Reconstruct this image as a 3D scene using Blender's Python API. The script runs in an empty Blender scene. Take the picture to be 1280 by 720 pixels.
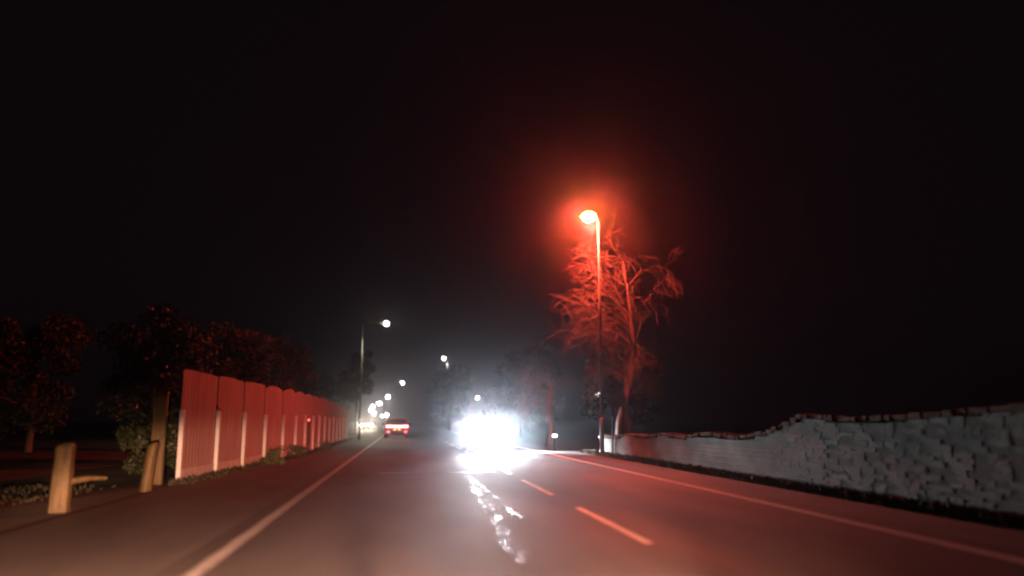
import bpy, math, random
from mathutils import Vector, Matrix

R = math.radians
random.seed(7)
sc = bpy.context.scene
COL = sc.collection


# ------------------------------------------------------------------ helpers
class MB:
    """collects simple shapes; build() links them as one mesh object"""

    def __init__(s):
        s.v = []
        s.f = []

    def add(s, vs, fs):
        b = len(s.v)
        s.v += [tuple(p) for p in vs]
        s.f += [tuple(i + b for i in f) for f in fs]
        return s

    def box(s, c, d, rz=0.0, jit=0.0, cham=0.0):
        x, y, z = d[0] / 2, d[1] / 2, d[2] / 2
        cs, sn = math.cos(rz), math.sin(rz)
        ch = min(cham, x * .45, y * .45, z * .45)

        def T(p):
            p = [q + random.uniform(-jit, jit) for q in p]
            return (c[0] + p[0] * cs - p[1] * sn, c[1] + p[0] * sn + p[1] * cs, c[2] + p[2])
        if ch <= 0:
            vs = [T((a * x, b * y, e * z)) for a in (-1, 1) for b in (-1, 1) for e in (-1, 1)]
            fs = [(0, 1, 3, 2), (4, 6, 7, 5), (0, 4, 5, 1), (2, 3, 7, 6), (0, 2, 6, 4), (1, 5, 7, 3)]
            return s.add(vs, fs)
        vs, idx = [], {}
        for a in (-1, 1):
            for b in (-1, 1):
                for e in (-1, 1):
                    for k in range(3):
                        p = [a * x, b * y, e * z]
                        for m in range(3):
                            if m != k:
                                p[m] -= (a, b, e)[m] * ch
                        idx[(a, b, e, k)] = len(vs)
                        vs.append(T(p))
        fs = []
        for a in (-1, 1):
            for b in (-1, 1):
                for e in (-1, 1):
                    fs.append(tuple(idx[(a, b, e, k)] for k in range(3)))
        for k in range(3):
            o1, o2 = [m for m in range(3) if m != k]
            for sg in (-1, 1):
                q = []
                for (u, w) in ((-1, -1), (1, -1), (1, 1), (-1, 1)):
                    t = [0, 0, 0]
                    t[k] = sg
                    t[o1] = u
                    t[o2] = w
                    q.append(idx[(t[0], t[1], t[2], k)])
                fs.append(tuple(q))
        for k in range(3):
            o1, o2 = [m for m in range(3) if m != k]
            for u in (-1, 1):
                for w in (-1, 1):
                    q = []
                    for (sg, kk) in ((-1, o1), (1, o1), (1, o2), (-1, o2)):
                        t = [0, 0, 0]
                        t[k] = sg
                        t[o1] = u
                        t[o2] = w
                        q.append(idx[(t[0], t[1], t[2], kk)])
                    fs.append(tuple(q))
        return s.add(vs, fs)

    def tube(s, pts, rad, n=8, cap=True):
        pts = [Vector(p) for p in pts]
        if not hasattr(rad, '__len__'):
            rad = [rad] * len(pts)
        vs, fs = [], []
        up = Vector((0, 0, 1))
        for i, p in enumerate(pts):
            d = (pts[min(i + 1, len(pts) - 1)] - pts[max(i - 1, 0)])
            if d.length < 1e-9:
                d = Vector((0, 0, 1))
            d.normalize()
            a = d.cross(up if abs(d.z) < .95 else Vector((1, 0, 0))).normalized()
            if i and a.dot(pa) < 0:
                a = -a
            pa = a
            b = d.cross(a)
            for k in range(n):
                t = 2 * math.pi * k / n
                vs.append(p + (a * math.cos(t) + b * math.sin(t)) * rad[i])
        for i in range(len(pts) - 1):
            for k in range(n):
                k2 = (k + 1) % n
                fs.append((i * n + k, i * n + k2, (i + 1) * n + k2, (i + 1) * n + k))
        if cap:
            fs.append(tuple(range(n))[::-1])
            fs.append(tuple((len(pts) - 1) * n + k for k in range(n)))
        return s.add(vs, fs)

    def loft(s, rings, caps=True):
        n = len(rings[0])
        vs = [p for r in rings for p in r]
        fs = []
        for i in range(len(rings) - 1):
            for k in range(n):
                k2 = (k + 1) % n
                fs.append((i * n + k, i * n + k2, (i + 1) * n + k2, (i + 1) * n + k))
        if caps:
            fs.append(tuple(range(n))[::-1])
            fs.append(tuple((len(rings) - 1) * n + k for k in range(n)))
        return s.add(vs, fs)

    def build(s, name, mat, parent=None, smooth=False, recalc=True):
        me = bpy.data.meshes.new(name)
        me.from_pydata(s.v, [], s.f)
        if recalc:
            import bmesh
            bm = bmesh.new()
            bm.from_mesh(me)
            bmesh.ops.recalc_face_normals(bm, faces=bm.faces)
            bm.to_mesh(me)
            bm.free()
        me.materials.append(mat)
        if smooth:
            me.polygons.foreach_set('use_smooth', [True] * len(me.polygons))
        me.update()
        o = bpy.data.objects.new(name, me)
        COL.objects.link(o)
        if parent:
            o.parent = parent
        return o


def tag(o, label=None, cat=None, group=None, kind=None):
    for k, v in (('label', label), ('category', cat), ('group', group), ('kind', kind)):
        if v:
            o[k] = v
    return o


def empty(name, loc, rz=0, label=None, cat=None, group=None):
    o = bpy.data.objects.new(name, None)
    COL.objects.link(o)
    o.location = loc
    o.rotation_euler = (0, 0, rz)
    return tag(o, label, cat, group)


def copy_tree(o, parent=None):
    c = o.copy()
    COL.objects.link(c)
    c.parent = parent
    for ch in list(o.children):
        copy_tree(ch, c)
    return c


def light(name, kind, loc, power, color, radius=.05, spot=None, blend=.3, aim=None, parent=None):
    L = bpy.data.lights.new(name, kind)
    L.energy = power
    L.color = color
    L.shadow_soft_size = radius
    if kind == 'SPOT':
        L.spot_size = R(spot)
        L.spot_blend = blend
    o = bpy.data.objects.new(name, L)
    COL.objects.link(o)
    o.location = loc
    if aim is not None:
        o.rotation_euler = Vector(aim).to_track_quat('-Z', 'Y').to_euler()
    if parent:
        o.parent = parent
    return o


# ---------------------------------------------------------------- materials
def mat(name, c1, c2=None, rough=.7, rough2=None, scale=5.0, bump=0.0, bscale=None, metal=0.0,
        emit=None, estr=0.0, stretch=(1, 1, 1), spec=.5, alpha_trans=0.0, coat=0.0, detail=6):
    m = bpy.data.materials.new(name)
    m.use_nodes = True
    nt = m.node_tree
    b = nt.nodes['Principled BSDF']
    b.inputs['Roughness'].default_value = rough
    b.inputs['Metallic'].default_value = metal
    b.inputs['Specular IOR Level'].default_value = spec
    b.inputs['Transmission Weight'].default_value = alpha_trans
    b.inputs['Coat Weight'].default_value = coat
    tc = nt.nodes.new('ShaderNodeTexCoord')
    mp = nt.nodes.new('ShaderNodeMapping')
    mp.inputs['Scale'].default_value = stretch
    nt.links.new(tc.outputs['Object'], mp.inputs[0])
    nz = nt.nodes.new('ShaderNodeTexNoise')
    nz.inputs['Scale'].default_value = scale
    nz.inputs['Detail'].default_value = detail
    nt.links.new(mp.outputs[0], nz.inputs['Vector'])
    rp = nt.nodes.new('ShaderNodeValToRGB')
    rp.color_ramp.elements[0].position = .32
    rp.color_ramp.elements[1].position = .68
    rp.color_ramp.elements[0].color = (*c1, 1)
    rp.color_ramp.elements[1].color = (*(c2 or [k * 1.35 for k in c1]), 1)
    nt.links.new(nz.outputs['Fac'], rp.inputs[0])
    nt.links.new(rp.outputs[0], b.inputs['Base Color'])
    if rough2 is not None:
        mr = nt.nodes.new('ShaderNodeMapRange')
        mr.inputs['From Min'].default_value = .35
        mr.inputs['From Max'].default_value = .65
        mr.inputs['To Min'].default_value = rough
        mr.inputs['To Max'].default_value = rough2
        n2 = nt.nodes.new('ShaderNodeTexNoise')
        n2.inputs['Scale'].default_value = scale * .37
        n2.inputs['Detail'].default_value = 5
        nt.links.new(mp.outputs[0], n2.inputs['Vector'])
        nt.links.new(n2.outputs['Fac'], mr.inputs['Value'])
        nt.links.new(mr.outputs[0], b.inputs['Roughness'])
    if bump:
        n3 = nt.nodes.new('ShaderNodeTexNoise')
        n3.inputs['Scale'].default_value = bscale or scale * 6
        n3.inputs['Detail'].default_value = 4
        nt.links.new(mp.outputs[0], n3.inputs['Vector'])
        bp = nt.nodes.new('ShaderNodeBump')
        bp.inputs['Strength'].default_value = bump
        bp.inputs['Distance'].default_value = .02
        nt.links.new(n3.outputs['Fac'], bp.inputs['Height'])
        nt.links.new(bp.outputs[0], b.inputs['Normal'])
    if emit:
        b.inputs['Emission Color'].default_value = (*emit, 1)
        b.inputs['Emission Strength'].default_value = estr
    return m


M = {}
M['asphalt'] = mat('asphalt', (.040, .039, .038), (.082, .078, .074), .80, .60, 1.1, .55, 95, stretch=(1, .22, 1), spec=.35)
M['pave'] = mat('pavement_asphalt', (.055, .052, .048), (.085, .08, .074), .8, .62, 1.6, .5, 80, stretch=(1, .3, 1))
M['patch'] = mat('wet_tar', (.05, .05, .052), (.09, .09, .09), .30, .48, 9, .9, 90, spec=.35)
M['joint'] = mat('joint_filler', (.15, .145, .14), (.22, .21, .2), .5, .4, 6, .3, 60)
M['paint'] = mat('road_paint', (.24, .235, .23), (.42, .41, .40), .6, .5, 7, .3, 90)
M['paint_lit'] = mat('lit_tone_road_paint', (.55, .54, .52), (.78, .77, .75), .6, .5, 7, .3, 90)  # line paint lightened in colour where too little light reaches it
M['paint_tint'] = mat('lamp_tinted_centre_paint', (.45, .40, .33), (.68, .62, .52), .55, .45, 7, .3, 90)  # warm tint puts the street lamp's orange into the paint
M['kerb'] = mat('kerb_concrete', (.10, .098, .092), (.16, .155, .145), .8, .7, 6, .4, 60)
M['soil'] = mat('verge_soil', (.035, .034, .02), (.075, .065, .04), .95, None, .8, .8, 14)
M['grass'] = mat('grass_blades', (.028, .030, .012), (.050, .048, .020), .75, None, .7)
M['stone'] = mat('pale_stone', (.17, .17, .16), (.34, .34, .32), .9, .8, 2.3, .9, 26, stretch=(1, .5, 1))
M['coping_shade'] = mat('shade_dark_coping', (.035, .038, .022), (.10, .10, .08), .95, None, 5, .8, 30)  # coloured dark so the wall top fades as if in shade
M['mortar'] = mat('wall_core', (.17, .17, .16), (.23, .23, .22), .95, None, 8, .6, 40)
M['board'] = mat('fence_boards', (.25, .16, .14), (.36, .24, .21), .75, .6, 2.2, .5, 30, stretch=(3, 3, .35))
M['concrete'] = mat('post_concrete', (.70, .68, .66), (.82, .81, .79), .5, .38, 5, .3, 60)
M['gravel_board'] = mat('gravel_board', (.34, .32, .29), (.48, .46, .42), .8, .65, 4, .3, 50)
M['wood_y'] = mat('post_wood', (.06, .042, .014), (.14, .10, .032), .7, .55, 5, .7, 22, stretch=(3, 3, .4))
M['wood_d'] = mat('dark_wood', (.05, .035, .02), (.09, .065, .04), .8, None, 5, .6, 25, stretch=(3, 3, .4))
M['bark'] = mat('bark', (.09, .07, .06), (.17, .14, .12), .85, None, 3, .9, 24, stretch=(2, 2, .5))
M['leaf_dark'] = mat('evergreen_leaves', (.022, .034, .012), (.05, .07, .026), .55, None, 1.4)
M['leaf_olive'] = mat('olive_leaves', (.055, .070, .020), (.11, .12, .045), .6, None, 1.1)
M['steel'] = mat('galvanised_steel', (.34, .34, .34), (.5, .5, .49), .5, .38, 6, .1, 60, metal=.55)
M['pole_grey'] = mat('painted_pole', (.12, .115, .11), (.19, .185, .18), .55, .42, 4, .1, 60)
M['head_grey'] = mat('lantern_housing', (.16, .16, .16), (.24, .24, .24), .5, None, 8)
M['black'] = mat('black_plastic', (.012, .012, .012), (.025, .025, .025), .5, None, 10)
M['tyre'] = mat('tyre_rubber', (.015, .015, .015), (.028, .027, .026), .85, None, 14, .4, 50)
M['rim'] = mat('alloy_rim', (.35, .35, .36), (.5, .5, .5), .3, None, 8, metal=.8)
M['glass'] = mat('car_glass', (.012, .014, .015), (.02, .022, .024), .08, None, 3, spec=.7)
M['red_paint'] = mat('red_car_paint', (.34, .008, .012), (.42, .012, .016), .3, None, 2, coat=.8)
M['grey_paint'] = mat('grey_car_paint', (.14, .15, .16), (.19, .2, .21), .3, None, 2, coat=.8)
M['dark_paint'] = mat('dark_car_paint', (.05, .05, .06), (.075, .075, .085), .3, None, 2, coat=.8)
M['plate_y'] = mat('yellow_plate', (.55, .38, .05), (.6, .42, .07), .5, None, 6)
M['plate_w'] = mat('white_plate', (.6, .6, .6), (.66, .66, .66), .5, None, 6)
M['sign_back'] = mat('sign_back', (.10, .10, .10), (.16, .16, .16), .6, None, 6, metal=.3)
M['reflector'] = mat('red_reflector', (.6, .01, .01), (.7, .02, .02), .2, None, 6)
M['white_plastic'] = mat('white_plastic', (.7, .7, .7), (.78, .78, .78), .4, None, 6)


def emat(name, c, s):
    return mat(name, [k * .5 for k in c], [k * .55 for k in c], .4, emit=c, estr=s)


M['e_sox'] = emat('lit_sodium_bowl', (1, .30, .04), 500)
M['e_led'] = emat('lit_led_warm', (1, .96, .78), 60)
M['e_led2'] = emat('lit_led_white', (1, .97, .9), 90)
M['e_green'] = emat('lit_signal_green', (.55, 1, .8), 14)
M['e_head'] = emat('lit_headlamp', (.88, .97, 1), 70)
M['e_headw'] = emat('lit_headlamp_warm', (1, .92, .66), 70)
M['e_tail'] = emat('lit_tail_red', (1, .09, .10), 22)
M['e_brake'] = emat('lit_brake_red', (1, .30, .34), 26)
M['e_plate'] = emat('lit_plate_lamp', (1, .32, .14), 6)
M['e_red'] = emat('glowing_red_reflector', (1, .10, .08), 6)
M['e_white'] = emat('glowing_white_reflector', (.86, .92, 1), 3.5)

# ------------------------------------------------------------------ the road
def cx(y):            # the road swings gently left beyond forty metres
    return 0.0 if y < 40 else -((y - 40) ** 2) * 8.0e-5


YS = [-20 + i * 2 for i in range(31)] + [42 + i * 6 for i in range(24)] + [190 + i * 18 for i in range(30)]


def strip(x0, x1, z, y0=-20, y1=712, drop0=None):
    vs, fs = [], []
    ys = [y0] + [y for y in YS if y0 < y < y1] + [y1]
    for y in ys:
        c = cx(y)
        vs += [(x0 + c, y, z), (x1 + c, y, z)]
    for i in range(len(ys) - 1):
        fs.append((2 * i, 2 * i + 1, 2 * i + 3, 2 * i + 2))
    return vs, fs


def kerbstrip(x0, x1, z, y0=-20, y1=712):
    ys = [y0] + [y for y in YS if y0 < y < y1] + [y1]
    rings = [[(x0 + cx(y), y, -.05), (x0 + cx(y), y, z), (x1 + cx(y), y, z), (x1 + cx(y), y, -.05)] for y in ys]
    return rings


def terrain():
    # one big sheet reaching the horizon, gently uneven away from the road
    xs = [-800, -300, -120, -60, -30, -16, -10, -7, -5, -2, 2, 6, 7.6, 9, 12, 18, 30, 60, 120, 300, 800]
    ys = [-60, -30, -10, 0, 8, 16, 24, 32, 42, 54, 70, 90, 120, 160, 220, 300, 420, 560, 700, 900]
    vs, fs = [], []
    for y in ys:
        for x in xs:
            c = cx(y) if y < 720 else cx(720)
            z = -.03
            if not (-6 <= x <= 9):
                z += random.uniform(-.1, .12) + (.12 if x > 9 else 0)
            vs.append((x + c, y, z))
    n = len(xs)
    for j in range(len(ys) - 1):
        for i in range(n - 1):
            fs.append((j * n + i, j * n + i + 1, (j + 1) * n + i + 1, (j + 1) * n + i))
    return MB().add(vs, fs)


tag(terrain().build('ground', M['soil']), kind='structure')
tag(MB().add(*strip(-1.98, 6.02, 0)).build('road', M['asphalt']), kind='structure')
# flush footways either side with a low kerb
tag(MB().add(*strip(-4.45, -1.98, .004)).build('pavement', M['pave']), kind='structure')
tag(MB().add(*strip(6.02, 7.02, .004)).build('pavement', M['pave']), kind='structure')
# side road mouth on the left beyond the fence, and forecourt on the right
tag(MB().add([(-24, 85, .012), (-2.35, 86, .012), (-4.0, 109, .012), (-24, 114, .012)], [(0, 1, 2, 3)]).build('side_road', M['pave']), kind='structure')


def worn(x0, x1, y0, y1, z=.004, n=None):
    """a painted bar with slightly ragged sides"""
    n = n or max(3, int((y1 - y0) / .35))
    vs, fs = [], []
    for i in range(n + 1):
        y = y0 + (y1 - y0) * i / n
        c = cx(y)
        vs += [(x0 + c + random.uniform(-.008, .008), y, z), (x1 + c + random.uniform(-.008, .008), y, z)]
    for i in range(n):
        fs.append((2 * i, 2 * i + 1, 2 * i + 3, 2 * i + 2))
    return vs, fs


e = MB()
e.add(*worn(-1.76, -1.62, -18, 74))
e.add(*worn(-1.76, -1.62, 104, 500, n=60))
tag(e.build('edge_line_marking', M['paint']), kind='structure')
e = MB().add(*worn(5.47, 5.64, -18, 500, n=400))
tag(e.build('edge_line_marking', M['paint_lit']), kind='structure')
e = MB()
y = -2.75
for k in range(60):
    e.add(*worn(2.49, 2.59, y, y + 3.5))
    y += 5.53
tag(e.build('centre_line_marking', M['paint_tint']), kind='structure')
# sealed trench across the lane
e = MB()
vs = []
for i in range(13):
    x = -.6 + i * .24
    vs += [(x, 20.0 + random.uniform(-.05, .05), .003), (x, 20.35 + random.uniform(-.05, .05), .003)]
e.add(vs, [(2 * i, 2 * i + 2, 2 * i + 3, 2 * i + 1) for i in range(12)])
tag(e.build('trench_joint_marking', M['joint']), kind='structure')


# wet, polished tar seams in the lane that catch the oncoming lights
def blotch(mb, cx0, cy0, rx, ry, n=13):
    ring = []
    ph = random.uniform(0, 6)
    for k in range(n):
        t = 2 * math.pi * k / n
        q = 1 + .35 * math.sin(3 * t + ph) + random.uniform(-.25, .25)
        ring.append((cx0 + rx * q * math.cos(t), cy0 + ry * q * math.sin(t), .005))
    vs = [(cx0, cy0, .005)] + ring
    mb.add(vs, [(0, 1 + k, 1 + (k + 1) % n) for k in range(n)])


e = MB()
y = 7.5
while y < 19:
    if random.random() < .5:
        x = 1.08 + (y - 7.5) * .035 + random.uniform(-.07, .07)
        blotch(e, x, y, random.uniform(.008, .036), random.uniform(.04, .15))
    y += random.uniform(.05, .16)
y = 9.8
while y < 17:
    if random.random() < .5:
        blotch(e, 1.52 + random.uniform(-.03, .03), y + 3e-3, random.uniform(.02, .05), random.uniform(.1, .28))
    y += random.uniform(.2, .5)
# the blotches may overlap: spread them a hair in height
for i, p in enumerate(e.v):
    e.v[i] = (p[0], p[1], .005 + (i // 14) * .00004)
tag(e.build('wet_tar_seam', M['patch']), 'ragged wet tar seams shining along the middle of the near lane', 'tar seam', kind='stuff')

# ---------------------------------------------------------- grass and verges
def blades(mb, n, fx, y0, y1, h0, h1, bias=1.0, lean=.9):
    for _ in range(n):
        y = y0 + (y1 - y0) * random.random() ** bias
        x = fx(y) + cx(y)
        h = random.uniform(h0, h1)
        a = random.uniform(0, 6.28)
        w = random.uniform(.006, .014) * (1 + y / 22)
        dx, dy = math.cos(a) * w, math.sin(a) * w
        lx, ly = random.uniform(-lean, lean) * h, random.uniform(-lean, lean) * h
        mb.add([(x - dx, y - dy, -.02), (x + dx, y + dy, -.02), (x + lx * .4 + dx * .6, y + ly * .4 + dy * .6, h * .6), (x + lx, y + ly, h)],
               [(0, 1, 2), (0, 2, 3)])


def fence_x(y):
    pts = [(9, -4.95), (17.4, -4.62), (22, -4.36), (29, -3.92), (35, -3.86), (58, -3.86)]
    if y <= pts[0][0]:
        return pts[0][1]
    for (a, b), (c, d) in zip(pts, pts[1:]):
        if y <= c:
            return b + (d - b) * (y - a) / (c - a)
    return pts[-1][1]


g = MB()
blades(g, 9000, lambda y: 7.02 + random.random() ** .8 * .42, 4, 32, .05, .17, 1.3)
tag(g.build('grass', M['grass'], recalc=False), 'dark rough grass along the foot of the stone wall', 'grass', kind='stuff')
g = MB()
blades(g, 1600, lambda y: fence_x(y) - .9 - random.random() * 4 if y < 17 else fence_x(y) - .05, 4, 17, .02, .08, .8)
blades(g, 2600, lambda y: fence_x(y) + .05 + random.random() ** 2 * .4, 17, 57, .03, .14, 1.2)
tag(g.build('grass', M['grass'], recalc=False), 'rough grass behind the wooden posts and below the fence', 'grass', kind='stuff')

# --------------------------------------------------------------- board fence
F0, F1 = 17.5, 57.0
root = empty('board_fence', (fence_x(F0), F0, 0), 0, 'tall closeboard fence with arched panels and pale concrete posts beside the footway', 'fence')
PITCH = 2.47


def FP(y, off=0.0):
    """point on fence line, offset towards the road, relative to the fence's root"""
    return (fence_x(y) + off - fence_x(F0), y - F0)


posts_y = []
y = F0 + .05
while y < F1:
    posts_y.append(y)
    y += PITCH + random.uniform(-.16, .16)
ht = lambda y: 2.33 if y < 40 else 2.33 - (y - 40) * .012
for i, (a, b) in enumerate(zip(posts_y, posts_y[1:] + [posts_y[-1] + PITCH])):
    mb = MB()
    nb = 22
    arch = random.uniform(.06, .13) if i > 2 else .03
    tilt = random.uniform(-.03, .03)
    for k in range(nb):
        t = (k + .5) / nb
        yy = a + .07 + (b - a - .14) * t
        top = ht(yy) - arch * abs(2 * t - 1) ** 2.6 + tilt * (t - .5) + random.uniform(-.012, .012)
        px, py = FP(yy, .003 if k % 2 else -.002)
        dxy = math.atan2(FP(b)[0] - FP(a)[0], b - a)
        mb.box((px, py, (top + .26) / 2), (.018, (b - a - .14) / nb * 1.12, top - .26), -dxy, 0, .003)
    mb.build('panel', M['board'], root)
    dxy = math.atan2(FP(b)[0] - FP(a)[0], b - a)
    mid = FP((a + b) / 2)
    L = math.hypot(FP(b)[0] - FP(a)[0], b - a) - .1
    MB().box((mid[0] + .008, mid[1], .125), (.05, L, .27), -dxy, 0, .006).build('gravel_board', M['gravel_board'], root)
    MB().box((mid[0] - .05, mid[1], 1.75), (.05, L, .07), -dxy).box((mid[0] - .05, mid[1], .7), (.05, L, .07), -dxy).build('rail', M['wood_d'], root)
for i, y in enumerate(posts_y):
    px, py = FP(y, .055)
    top = 1.46 + random.uniform(-.05, .05)
    MB().box((px, py, top / 2), (.09, .10, top), 0, 0, .012).build('post', M['concrete'], root)

# thin marker post before the fence; its red reflector glows for returned headlight
p = empty('marker_post', (-3.55, 31.3, 0), 0, 'thin dark post with a small glowing red reflector standing before the fence', 'marker post')
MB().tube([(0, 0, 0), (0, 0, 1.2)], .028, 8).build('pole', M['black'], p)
MB().box((0, -.0, 1.27), (.09, .05, .13), 0, 0, .01).build('reflector_housing', M['black'], p)
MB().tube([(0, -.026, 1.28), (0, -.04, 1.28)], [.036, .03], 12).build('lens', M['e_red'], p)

# rough timber posts on the left verge
def timber(loc, h, w, label, lean=0.0, rail=False):
    t = empty('timber_post', loc, 0, label, 'post')
    rings = []
    gv = [random.uniform(.84, 1.1) for _ in range(12)]
    for k, z in enumerate((-.1, .05, h * .25, h * .5, h * .8, h - .04, h)):
        q = w / 2 * (1.08 - .12 * z / h) * (.8 if k == 6 else 1)
        ring = []
        for m in range(12):
            a = 2 * math.pi * m / 12
            rr = q * gv[m] * (1 + random.uniform(-.05, .05))
            ring.append((rr * math.cos(a) + lean * z, rr * math.sin(a), z + (.02 * math.cos(a) if k == 6 else 0)))
        rings.append(ring)
    MB().loft(rings).build('shaft', M['wood_y'], t)
    if rail:
        MB().tube([(w * .3, .05, h * .42), (.32, .2, h * .46), (.5, .35, h * .45)], [.05, .035, .02], 8).build('stub_rail', M['wood_y'], t)
    else:
        MB().box((w * .36, -w * .34, h * .72), (.05, .02, h * .42), .6, 0, .004).build('reflector_strip', M['white_plastic'], t)
    return t


timber((-4.85, 12.5, 0), .92, .27, 'thick short timber post with a broken rail stub on the verge', .02, True)
timber((-4.68, 15.85, 0), .84, .20, 'shorter leaning timber post with a pale strip, just before the fence', .10)
# gate post where the fence begins
t = empty('gate_post', (-4.92, 17.3, 0), 0, 'broad brown timber gate post closing the near end of the fence', 'post')
MB().box((0, 0, .88), (.26, .2, 1.8), .1, 0, .02).build('shaft', M['wood_y'], t)
MB().box((0, 0, 1.81), (.30, .24, .06), .1, 0, .015).build('cap', M['wood_y'], t)

# ----------------------------------------------------------- dry stone wall
W0, W1 = -2.0, 30.2


def wall_x(y):
    return 7.48 + .06 * math.sin(y * .31)


def wall_h(y):
    if y > 16.2:
        return .98 - (y - 16.2) * .02 + .04 * math.sin(y * 1.7)
    if y > 14.6:
        return .98 + (16.2 - y) / 1.6 * .34
    return 1.34 + .05 * math.sin(y * .9) + (14.6 - y) * .008


root = empty('stone_wall', (7.48, 16, 0), 0, 'long pale rubble stone wall stepping up beside the right footway', 'wall')
mb = MB()
z = 0.0
while z < 1.5:
    hh = random.uniform(.05, .10)
    y = W0
    while y < W1:
        L = random.uniform(.3, .95)
        if z + hh * .6 < wall_h(y + L / 2) - .07:
            d = random.uniform(-.003, .003)
            mb.box((wall_x(y) - 7.48 + .10 + d - z * -.04, y + L / 2 - 16, z + hh / 2), (.24, L - .003, hh - .002 + random.uniform(-.003, .001)), random.uniform(-.001, .001), .0015, .004)
        y += L
    z += hh
mb.build('stonework', M['stone'], root)
core = []
for i in range(33):
    y = W0 + (W1 - W0) * i / 32
    x = wall_x(y) - 7.48
    h = wall_h(y) - .1
    core.append([(x - .018, y - 16, -.1), (x - .016 + .04 * h, y - 16, h), (x + .42, y - 16, h), (x + .45, y - 16, -.1)])
MB().loft(core).build('core', M['mortar'], root)
mb = MB()
y = W0
while y < W1:
    L = random.uniform(.12, .42)
    hh = random.uniform(.075, .10)
    mb.box((wall_x(y) - 7.48 + .22 + random.uniform(-.03, .03), y + L / 2 - 16, wall_h(y + L / 2) - .07 + hh / 2), (.46, L - .02, hh), random.uniform(-.03, .03), .006, .03)
    y += L
mb.build('coping', M['coping_shade'], root)


# -------------------------------------------------------------------- trees
def grow(mb, p, d, L, r, depth, maxd, droop, spread=.55, seg=3, bend=.16, leafpts=None):
    pts, rad = [p.copy()], [r]
    q = p.copy()
    dd = d.copy()
    for i in range(seg):
        dd = (dd + Vector((random.gauss(0, bend), random.gauss(0, bend), random.gauss(0, bend * .7) - droop * depth * .06))).normalized()
        q = q + dd * (L / seg)
        pts.append(q.copy())
        rad.append(max(.0055, r * (1 - .38 * (i + 1) / seg)))
    mb.tube(pts, rad, 6 if depth < 2 else (4 if depth < 3 else 3), cap=False)
    if leafpts is not None and depth >= 2:
        leafpts.append(q.copy())
    if depth >= maxd:
        return
    n = random.choice((2, 3, 3)) if depth < 2 else random.choice((2, 3, 3, 4))
    for k in range(n):
        ax = dd.orthogonal().normalized()
        ax.rotate(Matrix.Rotation(random.uniform(0, 6.28), 3, dd))
        nd = dd.copy()
        nd.rotate(Matrix.Rotation(random.uniform(spread * .5, spread * 1.5), 3, ax))
        st = pts[random.choice((1, 2, 3) if k else (seg,))]
        idx = pts.index(st)
        grow(mb, st, nd, L * random.uniform(.66, .86), rad[idx] * random.uniform(.5, .72), depth + 1, maxd, droop, spread, seg, bend, leafpts)


def bare_tree(loc, h, label, seed, maxd=6, droop=.9, spread=.55, trunk_path=None, group=None, trunk_r=.16, limbs=()):
    random.seed(seed)
    t = empty('bare_tree', loc, 0, label, 'tree', group)
    path = trunk_path or [(0, 0, -.1), (.15, 0, h * .18), (-.05, 0, h * .34), (.12, 0, h * .5), (.02, 0, h * .62)]
    rr = [trunk_r * (1.25 if i == 0 else 1 - .14 * i) for i in range(len(path))]
    MB().tube(path, rr, 10).build('trunk', M['bark'], t, smooth=True)
    mb = MB()
    for i in range(2, min(len(path), 6)):
        for k in range(3):
            a = random.uniform(0, 6.28)
            el = random.uniform(.45, 1.1)
            d = Vector((math.cos(a) * math.cos(el) - .45, math.sin(a) * math.cos(el), math.sin(el)))
            grow(mb, Vector(path[i]), d, h * random.uniform(.12, .17), rr[i] * .5, 1, maxd, droop, spread)
    for (a, b) in limbs:
        pts = [Vector(a) + (Vector(b) - Vector(a)) * q + Vector((0, 0, .35 * math.sin(q * 3.1))) for q in (0, .25, .5, .75, 1)]
        mb.tube(pts, [.05, .042, .034, .027, .02], 6, cap=False)
        for p in pts[1:]:
            for k in range(3):
                d = (Vector(b) - Vector(a)).normalized() + Vector((random.gauss(0, .6), random.gauss(0, .6), random.gauss(-.1, .5)))
                grow(mb, p, d.normalized(), h * .10, .024, 3, maxd, droop, spread)
    mb.build('crown', M['bark'], t, recalc=False)
    return t


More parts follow.
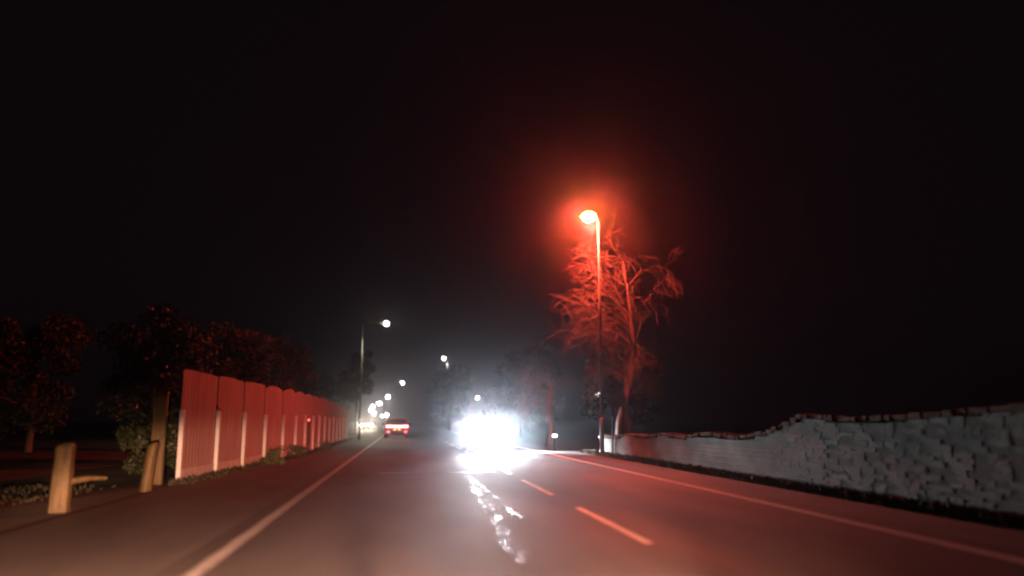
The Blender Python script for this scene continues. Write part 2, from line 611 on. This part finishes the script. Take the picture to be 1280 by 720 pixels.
def leafy(loc, h, rad, label, seed, m='leaf_dark', n=7000, cat='tree', name='leafy_tree', base=.22, leaf=.10, group=None, clumps=26):
    random.seed(seed)
    t = empty(name, loc, 0, label, cat, group)
    mb = MB()
    mb.tube([(0, 0, -.1), (.05, .03, h * .3), (-.04, 0, h * .6), (0, 0, h * .8)], [rad * .07, rad * .055, rad * .035, .02], 8)
    mb.build('trunk' if cat == 'tree' else 'stem', M['bark'], t)
    cl = []
    for k in range(clumps):
        a = random.uniform(0, 6.28)
        zz = random.random()
        rr = rad * math.sqrt(random.random()) * (1 - .55 * abs(zz - .35))
        cl.append((rr * math.cos(a), rr * math.sin(a), h * (base + (.92 - base) * zz), rad * random.uniform(.22, .46)))
    mb = MB()
    for c in cl:
        mb.tube([(c[0] * .1, c[1] * .1, c[2] * .75), (c[0], c[1], c[2])], [.03, .008], 3, cap=False)
    for _ in range(n):
        c = random.choice(cl)
        a = random.uniform(0, 6.28)
        b = math.asin(random.uniform(-1, 1))
        q = c[3] * random.uniform(.55, 1.12) ** 1.0
        x, y, z = c[0] + q * math.cos(a) * math.cos(b), c[1] + q * math.sin(a) * math.cos(b), c[2] + q * .8 * math.sin(b)
        if z < .02:
            z = random.uniform(.02, .3)
        s_ = leaf * random.uniform(.6, 1.4)
        u = Vector((random.gauss(0, 1), random.gauss(0, 1), random.gauss(0, 1))).normalized()
        v = u.orthogonal().normalized()
        v.rotate(Matrix.Rotation(random.uniform(0, 6.28), 3, u))
        w = u.cross(v) * .5
        p = Vector((x, y, z))
        mb.add([p - v * s_, p + w * s_, p + v * s_, p - w * s_], [(0, 1, 2, 3)])
    mb.build('crown' if cat == 'tree' else 'foliage', M[m], t, recalc=False)
    return t


# the bare tree the red lamp shines into, just behind the wall
bare_tree((8.3, 31.0, 0), 7.6, 'bare drooping tree glowing red beneath the sodium street lamp', 21, 5, .45, .68,
          [(0, 0, -.1), (.1, 0, 1.3), (.55, 0, 2.7), (.75, 0, 4.1), (.62, -.1, 5.4), (.5, -.1, 6.6), (.35, 0, 7.5)], trunk_r=.15,
          limbs=(((.5, 0, 5.2), (-.7, -.4, 6.2)), ((.5, 0, 4.8), (-1.1, -.2, 5.2)), ((.35, 0, 5.9), (-.9, -.7, 6.9)), ((.6, 0, 4.3), (-.9, .3, 4.7)), ((.5, 0, 5.0), (-1.4, -.8, 5.7))))
bare_tree((9.9, 35.5, 0), 6.2, 'smaller bare tree behind the red lit one, beyond the stone wall', 5, 5, .6, .6)
bare_tree((6.9, 38.5, 0), 5.2, 'low bare tree left of the red lamp post, past the wall end', 9, 5, .8, .6)
random.seed(11)

# trees and bushes behind the fence on the left
leafy((-5.75, 19.6, 0), 3.9, 1.15, 'dark bushy evergreen overhanging the near end of the fence', 31, n=11000, leaf=.055, base=.06)
leafy((-11.0, 17.5, 0), 3.2, 1.5, 'dark bush well behind the thick timber post', 32, n=9000, name='bush', cat='bush', base=.08, leaf=.06)
leafy((-14.5, 34, 0), 5.6, 2.1, 'dark round tree at the far left, behind the verge', 33, n=12000, leaf=.08)
leafy((-7.0, 27, 0), 4.4, 1.8, 'dark tree behind the middle of the board fence', 34, n=12000, leaf=.07)
leafy((-7.2, 37, 0), 5.4, 2.1, 'dark round tree behind the farther fence panels', 35, n=12000, leaf=.08)
leafy((-6.6, 46, 0), 6.0, 2.1, 'reddish lit dark tree behind the far end of the fence', 36, n=12000, leaf=.09)
leafy((-4.6, 79, 0), 8.4, 1.7, 'olive green tree beyond the fence under the first white lamp', 37, 'leaf_olive', n=7000, leaf=.15, base=.42)
for i, (x, y, h, r, lb) in enumerate(((-3.72, 24.3, .42, .36, 'low green bush against the fence foot, nearest of three'),
                                      (-3.55, 28.6, .40, .33, 'low green bush against the fence foot, middle of three'),
                                      (-3.52, 37.0, .34, .34, 'low green bush against the fence foot, beyond the red marker'))):
    leafy((x, y, 0), h, r, lb, 50 + i, 'leaf_olive', 900, 'bush', 'bush', .05, .035, 'bushes along the fence foot', 9)
# far tree masses either side of the road
far = [(-14, 118, 7.5, 4.0, 'dark tree at the left bend beyond the side road'), (-15.5, 150, 9.5, 4.5, 'far dark tree left of the road behind the red car'),
       (9.5, 66, 6.8, 2.6, 'dark tree right of the road above the oncoming headlights'), (13, 84, 9, 3.6, 'taller dark tree behind the oncoming headlights'),
       (6.0, 108, 8.5, 3.2, 'dark tree behind the right hand white lamp'), (20, 72, 7.5, 3.4, 'dark tree behind the wall end and bare trees'),
       (8.5, 160, 10, 4.2, 'far dark tree on the right where the road bends'), (-16, 175, 11, 5, 'farthest dark tree on the left of the bend')]
for i, (x, y, h, r, lb) in enumerate(far):
    leafy((x, y, 0), h, r, lb, 60 + i, n=4500, leaf=.22, group='trees far along the road')

# --------------------------------------------------------------- street lamps
def lamp(loc, h, arm, side, label, e, power, color, big=.0, kind='led', group='white street lamps along the road', rad=.07, spot=150):
    t = empty('street_lamp', loc, 0, label, 'street lamp', group)
    MB().tube([(0, 0, 0), (0, 0, 1.3), (0, 0, 1.36)], [.085, .085, .06], 12).build('base_section', M['pole_grey'], t, smooth=True)
    MB().tube([(0, 0, 1.36), (0, 0, h - .15)], [.058, .036], 12).build('pole', M['pole_grey'], t, smooth=True)
    MB().box((0, -.087, .75), (.085, .012, .42), 0, 0, .004).build('door', M['head_grey'], t)
    x = side * arm
    MB().tube([(0, 0, h - .15), (side * .03, 0, h - .04), (side * .12, 0, h + .0), (x * .6 + side * .05, 0, h + .03), (x, 0, h + .05)], [.036, .034, .03, .028, .026], 8).build('bracket_arm', M['pole_grey'], t, smooth=True)
    if kind == 'sox':
        rings = []
        for yy, s_ in ((0, .55), (.12, .95), (.55, 1), (.68, .7)):
            xx = x - side * .05 + side * yy
            rings.append([(xx, s_ * .12 * math.cos(a), h + .06 + s_ * .075 * max(math.sin(a), -.25)) for a in [2 * math.pi * k / 12 for k in range(12)]])
        MB().loft(rings).build('lantern', M['head_grey'], t, smooth=True)
        rings = []
        for yy, s_ in ((.04, .5), (.12, .9), (.3, 1.25), (.46, .95), (.56, .5)):
            xx = x - side * .05 + side * yy
            rings.append([(xx, s_ * .15 * math.cos(a), h + .05 + s_ * .19 * min(math.sin(a), .5)) for a in [2 * math.pi * k / 12 for k in range(12)]])
        MB().loft(rings).build('bowl', e, t, smooth=True)
        lx, lz = x + side * .28, h - .16
    else:
        MB().box((x + side * .24, 0, h + .06), (.56, .24, .07), 0, 0, .02).build('lantern', M['head_grey'], t)
        q = .13 + big
        MB().loft([[(x + side * .26 + q * c_ * math.cos(a), q * c_ * math.sin(a), h + .03 - q * s_) for a in [2 * math.pi * k / 16 for k in range(16)]] for c_, s_ in ((.6, -.8), (.9, -.45), (1, 0), (.94, .35), (.72, .7), (.38, .92), (.05, 1))]).build('lens', e, t, smooth=True)
        lx, lz = x + side * .26, h - .3 - big * 1.3
    light('lamp_light', 'SPOT' if spot < 180 else 'POINT', (lx, 0, lz), power, color, rad, spot, .5, (0, 0, -1), t)
    return t


# the red glowing lamp (arm reaches over the road)
lamp((7.13, 28.8, 0), 8.85, .12, -1, 'orange red glowing street lamp with a short arm over the stone wall end', M['e_sox'], 12000, (1, .054, .040), kind='sox',
     group='red street lamp', rad=.11, spot=180)
lamp((-2.95 + cx(56), 56, 0), 7.9, 1.35, 1, 'first white street lamp, on the tall thin post at the fence end', M['e_led'], 1200, (1, .95, .70), .02)
lamp((6.3, 122, 0), 10.6, .25, -1, 'white street lamp on a bright post to the right of the road', M['e_led2'], 1000, (1, .96, .9), .03)
lamp((-2.6 + cx(144), 146, 0), 8.0, 2.8, 1, 'white street lamp above the red car, third from the front', M['e_led2'], 1300, (1, .96, .88), .06)
for (px, py, Y, lb) in ((485, 497, 215, 'white street lamp high above the left of the red car'), (475, 505, 290, 'smaller white street lamp, second highest left of the red car'),
                        (467, 509, 355, 'tiny white street lamp in the far cluster, highest of three'), (465, 513, 420, 'tiny white street lamp in the far cluster, middle of three'),
                        (469, 517, 520, 'tiny white street lamp in the far cluster, lowest of three'), (484, 519, 560, 'tiny white street lamp just above the red car roof')):
    X = (px - 505) / 1000 * Y * 1.0
    Z = 1.25 + (526 - py) / 1000 * Y * 1.0
    lamp((X - .9, Y, 0), Z, .6, 1, lb, M['e_led2'], 500, (1, .96, .88), .0011 * Y)
lamp((21.8, 235, 0), 7.9, .4, -1, 'white street lamp low over the oncoming headlights', M['e_led2'], 1500, (1, .98, .94), .12, group='white street lamps to the right')
lamp((37.5, 152, 0), 6.4, .3, -1, 'small white lamp seen between the bare trees on the right', M['e_led2'], 500, (1, .95, .95), .12, group='white street lamps to the right')

# traffic signal showing green, far left of the red car
t = empty('traffic_signal', (-5.0, 190, 0), 0, 'far traffic signal showing pale green beside the red car roof', 'traffic light')
MB().tube([(0, 0, 0), (0, 0, 2.2)], .06, 8).build('pole', M['black'], t)
MB().box((0, 0, 2.7), (.4, .25, 1.15), 0, 0, .04).build('housing', M['black'], t)
MB().tube([(0, -.13, 2.35), (0, -.3, 2.35)], [.24, .27], 14).build('green_lens', M['e_green'], t)

# two legged road sign seen from behind against the wall end, and verge reflector marker
t = empty('road_sign', (7.28, 28.2, 0), 0, 'road sign on two dark legs standing at the stone wall end', 'road sign')
for xx in (.08, .46):
    MB().tube([(xx, 0, 0), (xx, 0, 2.05)], .036, 8).build('leg', M['black'], t)
MB().box((.27, -.04, 2.0), (.62, .012, .5), 0, 0, .004).build('sign_plate', M['sign_back'], t)
MB().box((.27, -.02, 1.9), (.5, .02, .04)).box((.27, -.02, 2.1), (.5, .02, .04)).build('bracket', M['steel'], t)
t = empty('verge_marker', (6.35, 34.0, 0), 0, 'low verge marker with a small glowing white reflector near the oncoming car', 'marker post')
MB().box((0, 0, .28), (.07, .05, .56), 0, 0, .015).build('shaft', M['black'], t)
MB().box((0, -.04, .63), (.2, .05, .12), 0, 0, .02).build('lens', M['e_white'], t)  # reflector given its own glow to stand for headlight return
MB().box((0, 0, .63), (.28, .028, .19), 0, 0, .01).build('reflector_housing', M['black'], t)


# --------------------------------------------------------------------- cars
def car(loc, rz, label, paint, front='e_head', rear='e_tail', lit_front=True, lit_rear=False, W=.9, H=1.44, group=None, bar=True):
    t = empty('car', loc, rz, label, 'car', group)
    st = [(-2.28, .80, .40, .80), (-2.25, .88, .34, .93), (-2.12, .94, .28, 1.0), (-1.8, .98, .23, 1.01), (-1.0, 1, .20, .97), (0, 1, .19, .95), (.9, 1, .20, .95),
          (1.4, .99, .22, .90), (1.9, .95, .23, .80), (2.15, .90, .26, .70), (2.26, .82, .33, .62), (2.29, .72, .40, .56)]
    rings = []
    for (y, w, zb, zt) in st:
        w *= W
        hlf = [(0, zb), (w * .7, zb), (w * .93, zb + .05), (w * .99, zb + (zt - zb) * .28), (w, zb + (zt - zb) * .55), (w * .965, zb + (zt - zb) * .85), (w * .86, zt - .015), (w * .45, zt + .012), (0, zt + .018)]
        ring = [(x, y, z) for x, z in hlf] + [(-x, y, z) for x, z in hlf[-2:0:-1]]
        rings.append(ring)
    MB().loft(rings).build('body', M[paint], t, smooth=True)
    # cabin: lofted roof structure
    cab = []
    for (z, y0, y1, w) in ((.93, -1.82, 1.18, .86), (1.02, -1.62, .98, .84), (1.2, -1.36, .62, .76), (1.36, -1.1, .32, .68), (H - .02, -.95, .1, .62), (H, -.7, -.1, .45)):
        w *= W / .9
        n = 20
        ring = []
        for k in range(n):
            a = 2 * math.pi * k / n
            ex = .38
            cxx = math.copysign(abs(math.cos(a)) ** ex, math.cos(a)) * w
            cyy = math.copysign(abs(math.sin(a)) ** ex, math.sin(a))
            ring.append((cxx, (y0 + y1) / 2 + (y1 - y0) / 2 * cyy, z))
        cab.append(ring)
    MB().loft(cab).build('roof', M[paint], t, smooth=True)
    k = W / .9

    def pane(name, q):
        nrm = (Vector(q[1]) - Vector(q[0])).cross(Vector(q[2]) - Vector(q[1])).normalized()
        c = sum((Vector(a) for a in q), Vector()) / 4
        if nrm.dot(c - Vector((0, -.3, 1.0))) < 0:
            nrm = -nrm
        vs = [Vector(a) + nrm * .022 for a in q] + [Vector(a) - nrm * .01 for a in q]
        MB().add(vs, [(0, 1, 2, 3), (7, 6, 5, 4), (0, 4, 5, 1), (1, 5, 6, 2), (2, 6, 7, 3), (3, 7, 4, 0)]).build(name, M['glass'], t)
    pane('rear_window', [(-.70 * k, -1.60, 1.03), (.70 * k, -1.60, 1.03), (.57 * k, -1.12, 1.35), (-.57 * k, -1.12, 1.35)])
    pane('windscreen', [(-.73 * k, .96, 1.03), (.73 * k, .96, 1.03), (.58 * k, .34, 1.36), (-.58 * k, .34, 1.36)])
    for s in (-1, 1):
        pane('side_window', [(s * .835 * k, -1.25, 1.03), (s * .835 * k, -.36, 1.03), (s * .69 * k, -.4, 1.34), (s * .69 * k, -.95, 1.34)])
        pane('side_window', [(s * .835 * k, -.30, 1.03), (s * .835 * k, .66, 1.03), (s * .69 * k, .16, 1.34), (s * .69 * k, -.34, 1.34)])
        m = MB().box((s * (W + .10), .62, 1.02), (.20, .12, .14), 0, 0, .03)
        m.build('mirror', M['black'], t)
        for yy in (-1.38, 1.42):
            ws = s * (W - .10)
            tt = MB()
            prof = [(-.10, .20), (-.10, .30), (-.075, .325), (.075, .325), (.10, .30), (.10, .20)]
            rings = []
            for a in [2 * math.pi * q / 24 for q in range(24)]:
                rings.append([(ws + px, yy + pr * math.cos(a), .325 + pr * math.sin(a)) for px, pr in prof])
            rings.append(rings[0])
            w_ = tt.loft(rings, caps=False).build('wheel', M['tyre'], t, smooth=True)
            rm = MB().tube([(ws + s * .07, yy, .325), (ws + s * .085, yy, .325)], .06, 12)
            for q in range(5):
                a = 2 * math.pi * q / 5
                rm.tube([(ws + s * .075, yy + .04 * math.cos(a), .325 + .04 * math.sin(a)), (ws + s * .08, yy + .2 * math.cos(a), .325 + .2 * math.sin(a))], [.035, .028], 6)
            rm.tube([(ws - .02, yy, .325), (ws + s * .04, yy, .325)], .205, 20)
            rm.build('rim', M['rim'], w_)
            MB().tube([(s * (W - .3), yy, .34), (s * (W + .006), yy, .34)], .37, 24).build('wheel_arch', M['black'], t)
    # front end
    MB().box((0, 2.27, .50), (.95, .06, .16), 0, 0, .02).build('grille', M['black'], t)
    MB().box((0, 2.31, .42), (.52, .015, .11), 0, 0, .003).build('front_plate', M['plate_w'], t)
    for s in (-1, 1):
        MB().tube([(s * .66, 2.10, .66), (s * .66, 2.25, .655), (s * .66, 2.262, .655)], [.12, .105, .07], 16).build('headlight', M[front] if lit_front else M['white_plastic'], t)
    # rear end
    MB().box((0, -2.27, .47), (1.45, .09, .12), 0, 0, .02).build('bumper', M['black'], t)
    if bar:
        MB().box((0, -2.275, .855), (1.18, .05, .05), 0, 0, .015).build('light_bar', M['e_brake'] if lit_rear else M['reflector'], t)
    for s in (-1, 1):
        tl = MB().box((s * .62, -2.26, .845), (.33, .07, .145), 0, 0, .03).build('tail_light', M[rear] if lit_rear else M['reflector'], t)
        if lit_rear:
            MB().box((s * .61, -2.297, .85), (.2, .01, .07), 0, 0, .003).build('brake_lamp', M['e_brake'], tl)
        MB().box((s * .62, -2.318, .47), (.14, .012, .045), 0, 0, .003).build('rear_reflector', M['e_tail'] if lit_rear else M['reflector'], t)
    MB().box((0, -2.30, .66), (.54, .02, .12), 0, 0, .004).build('rear_plate', M['plate_y'], t)
    MB().box((0, -2.14, 1.03), (1.3, .16, .03), 0, 0, .01).build('spoiler', M[paint], t)
    if lit_rear:
        for s in (-1, 1):
            MB().tube([(s * .16, -2.315, .66), (s * .16, -2.325, .66)], [.075, .06], 12).build('plate_lamp', M['e_plate'], t)
        MB().tube([(-.5, -2.2, .31), (-.5, -2.33, .31)], .035, 10).build('exhaust', M['steel'], t)
    return t


red = car((-.55, 62.3, 0), R(1.5), 'red saloon car driving away with its tail lights and brake bar lit', 'red_paint', lit_front=False, lit_rear=True, W=.92)
for s in (-1, 1):
    light('tail_glow', 'SPOT', (s * .6, -2.5, .85), 35, (1, .06, .07), .05, 150, .6, (0, -1, -.1), red)
    light('headlamp_beam', 'SPOT', (s * .6, 2.45, .65), 900, (1, .93, .8), .06, 44, .6, (-.1, 1, -.3), red)

onc = car((3.62, 36.3, 0), R(180), 'oncoming car with dazzling cool white headlights in the right lane', 'dark_paint')
HL = (.84, .95, 1)
for s in (-1, 1):
    # main beam towards the camera, and the wide spill that rakes the wall (beams share the lamp)
    light('headlamp_beam', 'SPOT', (s * .66, 2.34, .66), 5600, HL, .09, 36, 1.0, (-.02, 1, -.01), onc)
    light('headlamp_spill', 'SPOT', (s * .66, 2.36, .66), 9000, HL, .09, 62, 1, (-1.5, 1, -.6), onc)

fc = car((-4.55, 106, 0), R(176), 'distant car with warm headlights at the side road mouth on the left', 'grey_paint', front='e_headw')
for s in (-1, 1):
    light('headlamp_beam', 'SPOT', (s * .66, 2.34, .66), 1300, (1, .9, .62), .09, 50, .9, (0, 1, -.05), fc)

# -------------------------------------- own car's dipped headlamps (real lamps)
OWN = (1, .46, .28)
for x in (-.62, .62):
    light('own_headlamp_wide', 'SPOT', (x, 1.55, .66), 8500, OWN, .07, 100, .3, (-.34 if x < 0 else .05, 1, -1.06))
    light('own_headlamp_far', 'SPOT', (x, 1.55, .66), 12000, OWN, .07, 34, .25, (-.22 if x < 0 else .10, 1, -.262))

# --------------------------------------------------------------------- haze
hz = MB().box((0, 330, 24), (1500, 760, 51)).build('haze', bpy.data.materials.new('night_haze'))
hz['kind'] = 'stuff'
hm = hz.data.materials[0]
hm.use_nodes = True
nt = hm.node_tree
nt.nodes.remove(nt.nodes['Principled BSDF'])
pv = nt.nodes.new('ShaderNodeVolumePrincipled')
pv.inputs['Color'].default_value = (.92, .88, 1, 1)
pv.inputs['Density'].default_value = .00105
pv.inputs['Anisotropy'].default_value = .965
nt.links.new(pv.outputs[0], nt.nodes['Material Output'].inputs['Volume'])

# -------------------------------------------------------------------- world
w = bpy.data.worlds.new('World')
sc.world = w
w.use_nodes = True
nt = w.node_tree
bg = nt.nodes['Background']
sky = nt.nodes.new('ShaderNodeTexSky')
sky.sky_type = 'NISHITA'
sky.sun_disc = False
sky.sun_elevation = R(-8)
sky.sun_rotation = R(200)
mx = nt.nodes.new('ShaderNodeMix')
mx.data_type = 'RGBA'
mx.blend_type = 'ADD'
mx.inputs['Factor'].default_value = 1
mx.inputs[7].default_value = (.030, .017, .024, 1)
nt.links.new(sky.outputs[0], mx.inputs[6])
nt.links.new(mx.outputs[2], bg.inputs['Color'])
bg.inputs['Strength'].default_value = .10

# ------------------------------------------------------------------- camera
cam = bpy.data.cameras.new('camera')
cam.sensor_width = 36
cam.lens = 36 * 1000 / 1280
cam.clip_start = .05
cam.clip_end = 3000
co = bpy.data.objects.new('camera', cam)
COL.objects.link(co)
co.location = (0, 0, 1.25)
co.rotation_euler = (R(90 + 9.43), 0, R(-7.59))
cam.dof.use_dof = True
cam.dof.focus_distance = 24
cam.dof.aperture_fstop = .028 / .09
sc.camera = co

# ------------------------------------------------------------ render settings
sc.view_settings.view_transform = 'Standard'
sc.view_settings.look = 'None'
sc.view_settings.exposure = 0
sc.view_settings.gamma = 1
sc.render.engine = 'CYCLES'
cy = sc.cycles
cy.use_denoising = True
cy.max_bounces = 4
cy.diffuse_bounces = 1
cy.glossy_bounces = 2
cy.volume_bounces = 0
cy.transmission_bounces = 2
cy.sample_clamp_indirect = 3
cy.caustics_reflective = False
cy.caustics_refractive = False
cy.pixel_filter_type = 'GAUSSIAN'
cy.filter_width = 2.6
